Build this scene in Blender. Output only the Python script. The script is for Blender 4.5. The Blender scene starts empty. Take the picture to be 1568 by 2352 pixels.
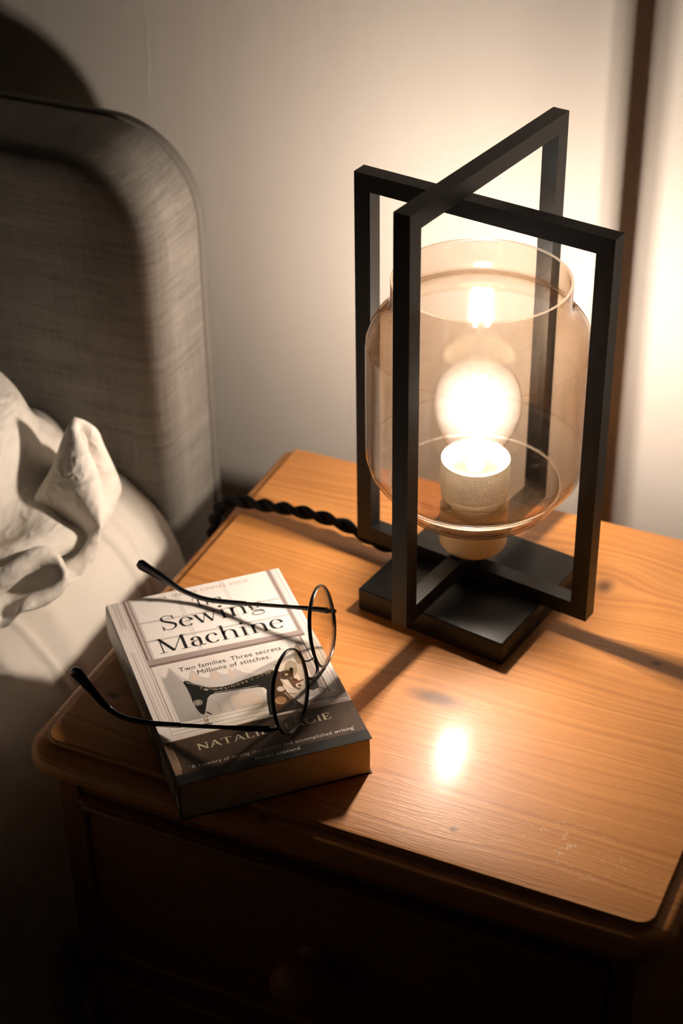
import bpy, bmesh, math, random
import numpy as np
from mathutils import Matrix, Vector, Euler

# ------------------------------------------------------------------ camera, world, exposure
sc = bpy.context.scene
C = sc.collection
Z0 = 0.55                                     # height of the table top above the floor (all layout below is in table-top coordinates)

cam_data = bpy.data.cameras.new('camera')
cam = bpy.data.objects.new('camera', cam_data); C.objects.link(cam)
cam.location = (0.5775, -0.7602, 0.8226 + Z0)
cam.rotation_euler = (0.9677, 0.0125, 0.4266)
cam_data.sensor_fit = 'HORIZONTAL'; cam_data.sensor_width = 24.0
cam_data.lens = 24.0 * 4206.94 / 1568.0
cam_data.clip_start = 0.05
cam_data.dof.use_dof = True
cam_data.dof.focus_distance = 1.19
cam_data.dof.aperture_fstop = 6.0
sc.camera = cam

world = bpy.data.worlds.new('world'); sc.world = world; world.use_nodes = True
wb = world.node_tree.nodes['Background']
wb.inputs[0].default_value = (1.0, 0.72, 0.48, 1); wb.inputs[1].default_value = 0.0015

sc.view_settings.view_transform = 'Standard'; sc.view_settings.look = 'None'
sc.view_settings.exposure = 0.0; sc.view_settings.gamma = 1.0
sc.view_settings.use_curve_mapping = False
try:
    sc.cycles.use_denoising = True
    sc.cycles.max_bounces = 5; sc.cycles.diffuse_bounces = 3; sc.cycles.glossy_bounces = 3; sc.cycles.volume_bounces = 0; sc.cycles.transparent_max_bounces = 20
    sc.cycles.use_adaptive_sampling = True; sc.cycles.adaptive_threshold = .15; sc.cycles.adaptive_min_samples = 16
    sc.cycles.denoising_prefilter = 'FAST'
    sc.cycles.sample_clamp_indirect = 4.0
    sc.cycles.caustics_reflective = False; sc.cycles.caustics_refractive = False
except Exception:
    pass
LAMP_COLOR = (1.0, 0.92, 0.85)
FILAMENT_STRENGTH = 1900.0

# ------------------------------------------------------------------ helpers
BASE = {}

def tag(o, label, cat, group=None):
    o['label'] = label; o['category'] = cat
    if group: o['group'] = group

def thing(name, label, cat, loc):
    o = bpy.data.objects.new(name, None); C.objects.link(o)
    o.location = (loc[0], loc[1], loc[2] + Z0); o.empty_display_size = .03
    tag(o, label, cat); BASE[o] = Vector(loc)
    return o

def finish(me, smooth, mats):
    for m in (mats if isinstance(mats, (list, tuple)) else [mats]):
        me.materials.append(m)
    if smooth is not None:
        for p in me.polygons: p.use_smooth = True
        if smooth < 180:
            me.set_sharp_from_angle(angle=math.radians(smooth))

def part(name, geo, mat, parent=None, smooth=None, label=None, kind=None, recalc=True, mid=None):
    """geo: (verts, faces) in table coordinates or a bmesh. One mesh object."""
    me = bpy.data.meshes.new(name)
    base = BASE.get(parent, Vector((0, 0, 0)))
    bm = geo
    if not isinstance(geo, bmesh.types.BMesh):
        bm = bmesh.new()
        vs = [bm.verts.new(v) for v in geo[0]]
        for i, f in enumerate(geo[1]):
            try:
                fc = bm.faces.new([vs[k] for k in f])
                if mid is not None: fc.material_index = mid[i]
            except ValueError: pass
    if recalc: bmesh.ops.recalc_face_normals(bm, faces=bm.faces)
    bmesh.ops.translate(bm, verts=bm.verts, vec=-base)
    bm.to_mesh(me); bm.free()
    finish(me, smooth, mat)
    o = bpy.data.objects.new(name, me); C.objects.link(o)
    if parent: o.parent = parent
    else: o.location.z = Z0
    BASE[o] = base
    if label: o['label'] = label
    if kind: o['kind'] = kind
    return o

def box_bm(x0, x1, y0, y1, z0, z1, bev=0.0, seg=2):
    bm = bmesh.new()
    bmesh.ops.create_cube(bm, size=1.0)
    for v in bm.verts:
        v.co = Vector((x0 + (v.co.x + .5) * (x1 - x0), y0 + (v.co.y + .5) * (y1 - y0), z0 + (v.co.z + .5) * (z1 - z0)))
    if bev: bmesh.ops.bevel(bm, geom=list(bm.edges), offset=bev, segments=seg, affect='EDGES', profile=.5)
    return bm

def lathe(profile, center, n=64, closed=False):
    vs, fs = [], []
    m = len(profile)
    for i in range(n):
        a = 2 * math.pi * i / n
        for r, z in profile:
            vs.append((center[0] + r * math.cos(a), center[1] + r * math.sin(a), center[2] + z))
    for i in range(n):
        j = (i + 1) % n
        for k in range(m if closed else m - 1):
            l = (k + 1) % m
            fs.append((i * m + k, j * m + k, j * m + l, i * m + l))
    return vs, fs

def lathe_bm(profile, center, n=64, closed=False):
    v, f = lathe(profile, center, n, closed)
    bm = bmesh.new(); bv = [bm.verts.new(p) for p in v]
    for q in f: bm.faces.new([bv[k] for k in q])
    bmesh.ops.remove_doubles(bm, verts=bm.verts, dist=1e-6)
    return bm

def frames(path):
    P = [Vector(p) for p in path]; T = []
    for i in range(len(P)):
        a = P[max(0, i - 1)]; b = P[min(len(P) - 1, i + 1)]
        T.append((b - a).normalized())
    up = Vector((0, 0, 1)) if abs(T[0].z) < .9 else Vector((1, 0, 0))
    N = [(up - T[0] * up.dot(T[0])).normalized()]
    for i in range(1, len(P)):
        n = N[-1] - T[i] * N[-1].dot(T[i]); N.append(n.normalized())
    return P, T, N

def tube(path, rad, n=10, closed=False, flat=None):
    """rad: number or list; flat: (list of) b-axis radius for elliptic section"""
    P, T, N = frames(path)
    if closed:
        T = []
        for i in range(len(P)): T.append((P[(i + 1) % len(P)] - P[i - 1]).normalized())
        up = Vector(flat[1]) if flat else Vector((0, 0, 1))
        N = [(up - t * up.dot(t)).normalized() for t in T]
    vs, fs = [], []
    for i, p in enumerate(P):
        b = T[i].cross(N[i])
        ra = rad[i] if isinstance(rad, (list, tuple)) else rad
        rb = ra
        if flat is not None:
            rb = flat[0][i] if isinstance(flat[0], (list, tuple)) else flat[0]
        for k in range(n):
            a = 2 * math.pi * k / n
            vs.append(p + N[i] * (ra * math.cos(a)) + b * (rb * math.sin(a)))
    m = len(P)
    for i in range(m if closed else m - 1):
        j = (i + 1) % m
        for k in range(n):
            l = (k + 1) % n
            fs.append((i * n + k, i * n + l, j * n + l, j * n + k))
    if not closed:
        fs.append(tuple(range(n))); fs.append(tuple((m - 1) * n + k for k in range(n)))
    return vs, fs

def join(*geos):
    V, F = [], []
    for v, f in geos:
        o = len(V); V += list(v); F += [tuple(k + o for k in q) for q in f]
    return V, F

def catmull(pts, n=8):
    P = [Vector(p) for p in pts]; out = []
    for i in range(len(P) - 1):
        p0 = P[max(i - 1, 0)]; p1 = P[i]; p2 = P[i + 1]; p3 = P[min(i + 2, len(P) - 1)]
        for k in range(n):
            t = k / n
            out.append(.5 * ((2 * p1) + (p2 - p0) * t + (2 * p0 - 5 * p1 + 4 * p2 - p3) * t * t + (3 * p1 - p0 - 3 * p2 + p3) * t ** 3))
    out.append(P[-1])
    return out

def sweep_path(path, rings, to3d):
    """path: open 2d polyline (outward = right-hand side); rings: list of (offset, height); to3d(a,b,h)"""
    n = len(path); nor = []
    for i in range(n):
        a = np.array(path[max(0, i - 1)]); b = np.array(path[min(n - 1, i + 1)]); d = b - a; d = d / np.linalg.norm(d)
        nor.append(np.array([d[1], -d[0]]))
    vs, fs = [], []
    for off, h in rings:
        for p_, q in zip(path, nor):
            c = np.array(p_) + q * off; vs.append(to3d(c[0], c[1], h))
    for r in range(len(rings) - 1):
        for i in range(n - 1):
            fs.append((r * n + i, r * n + i + 1, (r + 1) * n + i + 1, (r + 1) * n + i))
    fs.append(tuple(range(n)))                                     # cap on first ring
    fs.append(tuple((len(rings) - 1) * n + i for i in range(n)))   # cap on last ring
    fs.append(tuple(r * n for r in range(len(rings))))             # end caps
    fs.append(tuple(r * n + n - 1 for r in range(len(rings))))
    # closing strip between ends is covered by the caps' chord edges plus this face
    fs.append((0, n - 1, (len(rings) - 1) * n + n - 1, (len(rings) - 1) * n))
    return vs, fs

def arc2(cx, cy, rx, ry, a0, a1, n=12):
    return [(cx + rx * math.cos(math.radians(a0 + (a1 - a0) * i / n)), cy + ry * math.sin(math.radians(a0 + (a1 - a0) * i / n))) for i in range(n + 1)]

# ------------------------------------------------------------------ materials
class NT:
    def __init__(s, name):
        s.m = bpy.data.materials.new(name); s.m.use_nodes = True
        s.t = s.m.node_tree; s.b = s.t.nodes['Principled BSDF']; s.out = s.t.nodes['Material Output']
    def n(s, typ, **kw):
        nd = s.t.nodes.new(typ)
        for k, v in kw.items(): setattr(nd, k, v)
        return nd
    def link(s, a, b): s.t.links.new(a, b)
    def setin(s, sock, v):
        if hasattr(v, 'node'): s.link(v, sock)
        else: sock.default_value = v
    def math(s, op, a, b=None, c=None, clamp=False):
        nd = s.n('ShaderNodeMath', operation=op, use_clamp=clamp)
        for i, v in enumerate((a, b, c)):
            if v is not None: s.setin(nd.inputs[i], v)
        return nd.outputs[0]
    def mix(s, fac, a, b):
        nd = s.n('ShaderNodeMix', data_type='RGBA')
        s.setin(nd.inputs['Factor'], fac)
        s.setin(nd.inputs['A'], a); s.setin(nd.inputs['B'], b)
        return nd.outputs['Result']
    def coords(s, scale=(1, 1, 1), kind='Object'):
        tc = s.n('ShaderNodeTexCoord'); mp = s.n('ShaderNodeMapping')
        mp.inputs['Scale'].default_value = scale
        s.link(tc.outputs[kind], mp.inputs['Vector'])
        return mp.outputs['Vector']
    def noise(s, vec, scale, detail=3, rough=.5, dims='3D'):
        nd = s.n('ShaderNodeTexNoise', noise_dimensions=dims)
        nd.inputs['Scale'].default_value = scale; nd.inputs['Detail'].default_value = detail; nd.inputs['Roughness'].default_value = rough
        if dims == '1D': s.setin(nd.inputs['W'], vec)
        else: s.setin(nd.inputs['Vector'], vec)
        return nd.outputs['Fac']
    def ramp(s, fac, stops):
        nd = s.n('ShaderNodeValToRGB'); s.setin(nd.inputs[0], fac)
        e = nd.color_ramp.elements
        while len(e) < len(stops): e.new(.5)
        for el, (p, c) in zip(e, stops):
            el.position = p; el.color = c if len(c) == 4 else (*c, 1)
        return nd.outputs[0]
    def bump(s, h, strength=.3, dist=.001):
        nd = s.n('ShaderNodeBump'); nd.inputs['Strength'].default_value = strength; nd.inputs['Distance'].default_value = dist
        s.setin(nd.inputs['Height'], h); s.link(nd.outputs[0], s.b.inputs['Normal'])
    def pset(s, **kw):
        for k, v in kw.items():
            s.setin(s.b.inputs[k.replace('_', ' ')], v)

def c4(c): return (*c, 1.0)

def simple(name, col, rough=.5, metal=0.0, spec=.5, bump=None, coat=0.0):
    t = NT(name)
    t.pset(Base_Color=c4(col), Roughness=rough, Metallic=metal)
    t.b.inputs['Specular IOR Level'].default_value = spec
    t.b.inputs['Coat Weight'].default_value = coat
    v = t.coords()
    f = t.noise(v, 40, 3)
    t.pset(Base_Color=t.mix(t.math('MULTIPLY', f, .25), c4(col), c4(tuple(c * .72 for c in col))))
    if bump: t.bump(t.noise(v, bump[0], 3), bump[1], bump[2])
    return t.m

KNOTS = [(.228, .143, .020, .0075), (.294, .312, .008, .011), (.021, .056, .006, .004), (.168, -.006, .005, .003), (.285, .029, .004, .003), (.355, .24, .004, .003)]

def wood_material(name, tint=1.0, knots=True):
    t = NT(name)
    tc = t.n('ShaderNodeTexCoord'); sp = t.n('ShaderNodeSeparateXYZ'); t.link(tc.outputs['Object'], sp.inputs[0])
    X, Y, Z = sp.outputs
    lo = t.noise(t.coords((2.2, 7, 7)), 1.0, 2)
    lo2 = t.noise(t.coords((9, 30, 30)), 1.0, 2)
    g = t.math('ADD', Y, t.math('MULTIPLY', Z, 1.0))
    g = t.math('ADD', g, t.math('MULTIPLY', t.math('SUBTRACT', lo, .5), .075))
    g = t.math('ADD', g, t.math('MULTIPLY', t.math('SUBTRACT', lo2, .5), .005))
    kmask = None
    if knots:
        for kx, ky, rx, ry in [(a - .2115, b - .19625, c, d) for a, b, c, d in KNOTS]:
            dx = t.math('SUBTRACT', X, kx); dy = t.math('SUBTRACT', Y, ky)
            e1 = t.math('ADD', t.math('POWER', t.math('DIVIDE', dx, rx * 4.5), 2.0), t.math('POWER', t.math('DIVIDE', dy, ry * 3.0), 2.0))
            w = t.math('EXPONENT', t.math('MULTIPLY', e1, -1.0))
            g = t.math('SUBTRACT', g, t.math('MULTIPLY', t.math('MULTIPLY', dy, w), .75))
            wob = t.math('MULTIPLY', t.math('SUBTRACT', lo2, .5), .9)
            e2 = t.math('SQRT', t.math('ADD', t.math('POWER', t.math('DIVIDE', dx, rx), 2.0), t.math('POWER', t.math('DIVIDE', dy, ry), 2.0)))
            k = t.math('SUBTRACT', 1.25, t.math('ADD', e2, wob), clamp=True)
            kmask = k if kmask is None else t.math('MAXIMUM', kmask, k)
    lines = t.noise(g, 240, 3, .6, '1D')
    wide = t.noise(g, 40, 2, .5, '1D')
    fib = t.noise(t.coords((40, 900, 900)), 1.0, 2)
    band = t.ramp(lines, [(.22, (.0, .0, .0)), (.70, (1, 1, 1))])
    f = t.math('ADD', t.math('MULTIPLY', band, .55), t.math('MULTIPLY', wide, .45))
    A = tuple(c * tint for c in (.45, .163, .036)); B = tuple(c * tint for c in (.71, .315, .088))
    col = t.ramp(f, [(.15, c4(A)), (.8, c4(B))])
    big = t.noise(t.coords((3, 10, 10)), 1.0, 2)
    col = t.mix(t.math('MULTIPLY', big, .35), col, c4(tuple(c * tint for c in (.54, .202, .044))))
    col = t.mix(t.math('MULTIPLY', t.math('SUBTRACT', fib, .35, clamp=True), .5), col, c4(tuple(c * tint for c in (.42, .16, .04))))
    if kmask is not None:
        col = t.mix(t.math('MULTIPLY', kmask, .9, clamp=True), col, c4(tuple(c * tint for c in (.13, .045, .013))))
        # pale scratches and ring marks worn into the varnish near the right front corner
        rx = t.math('DIVIDE', t.math('SUBTRACT', X, .358 - .2115), .055); ry = t.math('DIVIDE', t.math('SUBTRACT', Y, .042 - .19625), .032)
        reg = t.math('SUBTRACT', 1.0, t.math('ADD', t.math('MULTIPLY', rx, rx), t.math('MULTIPLY', ry, ry)), clamp=True)
        s1 = t.noise(t.coords((95, 120, 1)), 1.0, 2, .6)
        th = t.math('SUBTRACT', 1.0, t.math('MULTIPLY', t.math('ABSOLUTE', t.math('SUBTRACT', s1, .5)), 42.0), clamp=True)
        s2 = t.math('GREATER_THAN', t.noise(t.coords((60, 60, 1)), 1.7, 2), .56)
        scr = t.math('MULTIPLY', t.math('MULTIPLY', th, s2), reg, clamp=True)
        col = t.mix(t.math('MULTIPLY', scr, .5), col, (.85, .74, .58, 1))
    t.pset(Base_Color=col)
    t.pset(Roughness=t.math('ADD', .42, t.math('MULTIPLY', fib, .14)))
    t.b.inputs['Specular IOR Level'].default_value = .5
    t.b.inputs['Coat Weight'].default_value = .14; t.b.inputs['Coat Roughness'].default_value = .18
    h = t.math('ADD', t.math('MULTIPLY', lines, .7), t.math('MULTIPLY', t.noise(t.coords((70, 600, 600)), 1.0, 3), .9))
    t.bump(h, .35, .0006)
    return t.m

def thin_glass(name, tint, ior=1.45, rough=0.0, haze=0.0):
    """thin-walled clear glass: straight-through tinted transmission plus Fresnel reflection"""
    t = NT(name); t.t.nodes.remove(t.b)
    tr = t.n('ShaderNodeBsdfTransparent'); tr.inputs[0].default_value = c4(tint)
    gl = t.n('ShaderNodeBsdfGlossy'); gl.inputs['Roughness'].default_value = rough; gl.inputs[0].default_value = (1, 1, 1, 1)
    # Schlick reflectance, the same from both sides of the wall
    ge = t.n('ShaderNodeNewGeometry'); dt = t.n('ShaderNodeVectorMath', operation='DOT_PRODUCT')
    t.link(ge.outputs['Normal'], dt.inputs[0]); t.link(ge.outputs['Incoming'], dt.inputs[1])
    # absorption grows with the length of the path through the wall
    ln = t.math('MINIMUM', t.math('DIVIDE', 1.0, t.math('MAXIMUM', t.math('ABSOLUTE', dt.outputs['Value']), .05)), 7.0)
    cc = t.n('ShaderNodeCombineColor')
    for i_ in range(3): t.link(t.math('POWER', tint[i_], ln), cc.inputs[i_])
    t.link(cc.outputs[0], tr.inputs[0])
    f0 = ((ior - 1) / (ior + 1)) ** 2
    k5 = t.math('POWER', t.math('SUBTRACT', 1.0, t.math('ABSOLUTE', dt.outputs['Value']), clamp=True), 5.0)
    fr = t.math('ADD', f0, t.math('MULTIPLY', k5, 1 - f0))
    mx = t.n('ShaderNodeMixShader')
    t.link(fr, mx.inputs[0]); t.link(tr.outputs[0], mx.inputs[1]); t.link(gl.outputs[0], mx.inputs[2])
    t.link(mx.outputs[0], t.out.inputs['Surface'])
    if haze:
        vs_ = t.n('ShaderNodeVolumeScatter'); vs_.inputs['Color'].default_value = (1, .96, .92, 1); vs_.inputs['Density'].default_value = haze
        t.link(vs_.outputs[0], t.out.inputs['Volume'])
    return t.m

def wall_material():
    t = NT('wall_paint'); v = t.coords()
    n1 = t.noise(v, 3.5, 3); n2 = t.noise(v, 160, 4, .6); n3 = t.noise(t.coords((30, 30, 6)), 1.0, 3)
    col = t.mix(n1, (.62, .585, .54, 1), (.555, .52, .475, 1))
    # fine hairline crack in the paint
    sp = t.n('ShaderNodeSeparateXYZ'); tc = t.n('ShaderNodeTexCoord'); t.link(tc.outputs['Object'], sp.inputs[0])
    wob = t.math('MULTIPLY', t.math('SUBTRACT', t.noise(t.coords((1, 1, 1)), 34, 4), .5), .022)
    dx = t.math('ABSOLUTE', t.math('SUBTRACT', t.math('ADD', sp.outputs[0], .163), wob))
    line = t.math('SUBTRACT', 1.0, t.math('DIVIDE', dx, .0016), clamp=True)
    win = t.math('MULTIPLY', t.math('GREATER_THAN', sp.outputs[2], .25), t.math('LESS_THAN', sp.outputs[2], .36))
    crack = t.math('MULTIPLY', line, win)
    col = t.mix(t.math('MULTIPLY', crack, .12), col, (.86, .82, .76, 1))
    t.pset(Base_Color=col, Roughness=.85); t.b.inputs['Specular IOR Level'].default_value = .2
    h = t.math('ADD', t.math('ADD', t.math('MULTIPLY', n2, .35), t.math('MULTIPLY', n3, .8)), t.math('MULTIPLY', crack, .3))
    t.bump(h, .45, .0016)
    return t.m

def linen_material():
    t = NT('headboard_linen')
    a = t.noise(t.coords((25, 25, 420)), 1.0, 3, .6); b = t.noise(t.coords((420, 420, 30)), 1.0, 3, .6); c = t.noise(t.coords((8, 8, 60)), 1.0, 3)
    f = t.math('ADD', t.math('ADD', t.math('MULTIPLY', a, .5), t.math('MULTIPLY', b, .3)), t.math('MULTIPLY', c, .3))
    t.pset(Base_Color=t.ramp(f, [(.35, (.165, .152, .135)), (.75, (.345, .322, .29))]), Roughness=.9)
    t.b.inputs['Specular IOR Level'].default_value = .15
    t.b.inputs['Sheen Weight'].default_value = .15
    t.bump(f, .5, .0008)
    return t.m

def cotton_material(name, col, wrinkle=.6):
    t = NT(name); v = t.coords()
    n1 = t.noise(v, 6, 3); n2 = t.noise(v, 700, 2)
    t.pset(Base_Color=t.mix(t.math('MULTIPLY', n1, .4), c4(col), c4(tuple(c * .88 for c in col))), Roughness=.85)
    t.b.inputs['Specular IOR Level'].default_value = .2
    t.b.inputs['Sheen Weight'].default_value = .2
    n3 = t.noise(t.coords((1.0, .45, 1.0)), 30, 3, .55)
    cr = t.math('POWER', t.math('SUBTRACT', 1.0, t.math('ABSOLUTE', t.math('SUBTRACT', t.math('MULTIPLY', n3, 2.0), 1.0))), 3.0)
    t.bump(t.math('ADD', t.math('ADD', t.math('MULTIPLY', n2, .05), t.math('MULTIPLY', t.noise(v, 45, 3), .5)), t.math('MULTIPLY', cr, wrinkle)), .55, .004)
    return t.m

def knurl_material():
    t = NT('knurled_brass')
    tc = t.n('ShaderNodeTexCoord'); sp = t.n('ShaderNodeSeparateXYZ'); t.link(tc.outputs['Object'], sp.inputs[0])
    ang = t.math('ARCTAN2', sp.outputs[1], sp.outputs[0])
    u = t.math('MULTIPLY', ang, 60.0); w = t.math('MULTIPLY', sp.outputs[2], 2500.0)
    h = t.math('MAXIMUM', t.math('SINE', t.math('ADD', u, w)), t.math('SINE', t.math('SUBTRACT', u, w)))
    side = t.n('ShaderNodeNewGeometry'); sn = t.n('ShaderNodeSeparateXYZ'); t.link(side.outputs['True Normal'], sn.inputs[0])
    isw = t.math('LESS_THAN', t.math('ABSOLUTE', sn.outputs[2]), .25)
    t.pset(Base_Color=t.mix(t.noise(t.coords(), 60, 2), (.86, .78, .58, 1), (.78, .69, .48, 1)), Roughness=.42, Metallic=.35)
    t.bump(t.math('MULTIPLY', h, isw), .5, .0004)
    return t.m

def pages_material():
    t = NT('page_edges')
    f = t.noise(t.coords((60, 60, 3200)), 1.0, 2, .6)
    t.pset(Base_Color=t.ramp(f, [(.3, (.62, .46, .28)), (.7, (.82, .66, .44))]), Roughness=.9)
    t.b.inputs['Specular IOR Level'].default_value = .1
    t.bump(f, .35, .0004)
    return t.m

def print_material(name, col, var=None, vscale=60, stretch=(1, 1, 1), rough=.34):
    t = NT(name)
    f = t.noise(t.coords(stretch), vscale, 3)
    c2 = var or tuple(c * .9 for c in col)
    t.pset(Base_Color=t.mix(f, c4(col), c4(c2)), Roughness=rough)
    t.b.inputs['Specular IOR Level'].default_value = .3
    return t.m

def emission_material(name, col, strength):
    t = NT(name); t.t.nodes.remove(t.b)
    e = t.n('ShaderNodeEmission'); e.inputs[0].default_value = c4(col); e.inputs[1].default_value = strength
    t.link(e.outputs[0], t.out.inputs['Surface'])
    return t.m

M = {}
M['wall'] = wall_material()
M['wall_room'] = simple('room_paint', (.36, .33, .29), .9)
M['floor'] = simple('floor_carpet', (.06, .045, .035), .95, bump=(300, .6, .004))
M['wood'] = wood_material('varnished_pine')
M['wood_body'] = wood_material('shade_darkened_pine', .5, knots=False)  # same pine, darkened so the carcass colour carries the shade on it
M['wood_knob'] = wood_material('turned_pine', .62, knots=False)
M['black'] = simple('satin_black_metal', (.0055, .0055, .0052), .40, spec=.28, bump=(900, .05, .0002))
M['brass'] = knurl_material()
M['jar'] = thin_glass('smoked_amber_glass', (.928, .888, .845), 1.56, .035)
def glint_glass():  # frosted whitish mix that paints the bright refraction lines of the jar
    t = NT('whitened_glint_glass'); t.t.nodes.remove(t.b)
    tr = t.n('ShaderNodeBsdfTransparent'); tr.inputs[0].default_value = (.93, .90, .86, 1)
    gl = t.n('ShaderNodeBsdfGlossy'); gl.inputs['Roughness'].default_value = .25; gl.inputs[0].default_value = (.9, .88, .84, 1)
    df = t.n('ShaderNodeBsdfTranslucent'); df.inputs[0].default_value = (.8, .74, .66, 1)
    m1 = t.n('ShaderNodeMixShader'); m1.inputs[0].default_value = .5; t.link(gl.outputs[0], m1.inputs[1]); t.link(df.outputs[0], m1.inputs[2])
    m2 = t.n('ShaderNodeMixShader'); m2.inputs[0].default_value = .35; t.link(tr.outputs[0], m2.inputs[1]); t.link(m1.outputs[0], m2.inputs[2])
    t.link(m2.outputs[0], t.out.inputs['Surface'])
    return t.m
M['rim'] = glint_glass()
M['bulb'] = thin_glass('bloom_haze_bulb_glass', (.98, .97, .955), 1.45, haze=.5)  # scattering haze added inside the bulb imitates lens bloom
M['lens'] = thin_glass('spectacle_lens', (.985, .98, .965), 1.28)
M['pad'] = thin_glass('clear_silicone', (.86, .84, .80), 1.75, .12)
M['filament'] = emission_material('lit_filament', LAMP_COLOR, FILAMENT_STRENGTH)
M['filament'].cycles.emission_sampling = 'FRONT'
M['steel'] = simple('bulb_cap_steel', (.6, .57, .52), .3, 1.0)
M['stem'] = simple('glass_stem', (.85, .82, .78), .3)
M['cord'] = simple('black_braided_cord', (.008, .008, .008), .85, spec=.2, bump=(1600, .8, .0008))
M['linen'] = linen_material()
M['piping'] = simple('headboard_piping', (.22, .205, .185), .9, spec=.1, bump=(700, .5, .0006))
M['sheet'] = cotton_material('white_cotton_sheet', (.74, .69, .62), .15)
M['pillow'] = cotton_material('white_cotton_pillowcase', (.78, .73, .66), 1.0)
M['mattress'] = simple('mattress_ticking', (.5, .46, .4), .9)
M['divan'] = simple('divan_fabric', (.2, .18, .16), .9)
M['gun'] = simple('dark_gunmetal', (.045, .042, .04), .22, .85)
M['acetate'] = simple('black_acetate', (.010, .012, .016), .12, coat=.5)
M['pages'] = pages_material()

# ------------------------------------------------------------------ room
def quad_box(name, x0, x1, y0, y1, z0, z1, mat, kind='structure'):
    o = part(name, box_bm(x0, x1, y0, y1, z0, z1), mat); o['kind'] = kind; return o
YW = .475
quad_box('wall_back', -2.2, 2.2, YW, YW + .1, -Z0, 1.85, M['wall'])
quad_box('floor', -2.2, 2.2, -2.6, YW, -Z0 - .05, -Z0, M['floor'])

quad_box('ceiling', -2.2, 2.2, -2.6, YW, 1.85, 1.95, M['wall_room'])
quad_box('wall_left', -2.3, -2.2, -2.6, YW, -Z0, 1.85, M['wall_room'])
quad_box('wall_right', 2.2, 2.3, -2.6, YW, -Z0, 1.85, M['wall_room'])

# ------------------------------------------------------------------ nightstand
W_, D_ = .4230, .3925
ns = thing('nightstand', 'small varnished pine nightstand with moulded top edge beside the bed', 'nightstand', (W_ / 2, D_ / 2, -Z0))
r0 = .011
path = [(0, D_)] + [(0, D_ * (1 - k / 8)) for k in range(1, 8)] + arc2(r0, r0, r0, r0, 180, 270, 10) + \
       [(W_ * k / 10, 0) for k in range(1, 10)] + arc2(W_ - r0, r0, r0, r0, 270, 360, 10) + [(W_, D_ * k / 8) for k in range(1, 9)]
rings = [(-.0012, 0), (-.0003, -.0003), (.0003, -.0012), (.0006, -.0034), (.0018, -.0041)]
for k in range(0, 9):
    a = math.radians(90 - 90 * k / 8); rings.append((.0022 + .0118 * math.cos(a), -.0155 + .0112 * math.sin(a)))
rings += [(.0140, -.0180), (.0128, -.0212), (.0100, -.0232), (.006, -.0240), (-.004, -.0240)]
top = part('top', sweep_path(path, rings, lambda a, b, h: (a, b, h)), M['wood'], ns, smooth=40)
BX0, BX1, BZ = .007, .417, -Z0 + .012
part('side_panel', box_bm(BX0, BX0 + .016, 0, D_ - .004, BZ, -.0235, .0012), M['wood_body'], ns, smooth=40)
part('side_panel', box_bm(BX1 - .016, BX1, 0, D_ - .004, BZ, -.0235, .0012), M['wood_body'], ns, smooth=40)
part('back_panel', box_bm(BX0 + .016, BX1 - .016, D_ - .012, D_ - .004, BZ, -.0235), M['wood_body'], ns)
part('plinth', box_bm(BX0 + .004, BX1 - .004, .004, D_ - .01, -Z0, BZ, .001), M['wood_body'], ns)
# cove moulding under the top
cove = [(.0, -.0235), (-.009, -.0235), (-.0088, -.0255), (-.0065, -.0285), (-.003, -.0305), (-.0012, -.033), (0, -.0335)]
cv = []; cf = []
for x in (BX0 - .001, BX1 + .001):
    for y, z in cove: cv.append((x, y, z))
m = len(cove)
for k in range(m - 1): cf.append((k, k + 1, m + k + 1, m + k))
cf += [tuple(range(m)), tuple(range(m, 2 * m)), (0, m - 1, 2 * m - 1, m)]
part('moulding', (cv, cf), M['wood_body'], ns, smooth=40)
def rail(z0, z1): part('rail', box_bm(BX0 + .016, BX1 - .016, .002, .02, z0, z1, .001), M['wood_body'], ns, smooth=40)
rail(-.212, -.196); rail(-.385, -.369); rail(BZ, BZ + .012); rail(-.043, -.0235)
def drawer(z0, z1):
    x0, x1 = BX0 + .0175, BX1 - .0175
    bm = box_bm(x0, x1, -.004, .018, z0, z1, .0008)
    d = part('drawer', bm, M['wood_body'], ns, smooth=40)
    # applied bead frame around the drawer front
    e = .004; bt = []
    pts = [(x0 + e, z0 + e), (x1 - e, z0 + e), (x1 - e, z1 - e), (x0 + e, z1 - e)]
    geos = []
    for i in range(4):
        a, b = pts[i], pts[(i + 1) % 4]
        geos.append(tube([(a[0], -.0045, a[1]), (b[0], -.0045, b[1])], .0032, 10))
    part('bead', join(*geos), M['wood_body'], d, smooth=40)
    zc = (z0 + z1) / 2 - .002
    prof = [(.0, .0), (.010, .0), (.0105, .002), (.0075, .005), (.0070, .010), (.0105, .015), (.0160, .020), (.0182, .026), (.0172, .033), (.0125, .038), (.006, .040), (.0, .0404)]
    bm = lathe_bm(prof, (0, 0, 0), 40)
    bmesh.ops.rotate(bm, verts=bm.verts, cent=(0, 0, 0), matrix=Matrix.Rotation(math.radians(90), 3, 'X'))
    bmesh.ops.translate(bm, verts=bm.verts, vec=(.200, -.004, zc))
    part('knob', bm, M['wood_knob'], d, smooth=50)
drawer(-.194, -.0450); drawer(-.367, -.214); drawer(BZ + .014, -.387)

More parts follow.
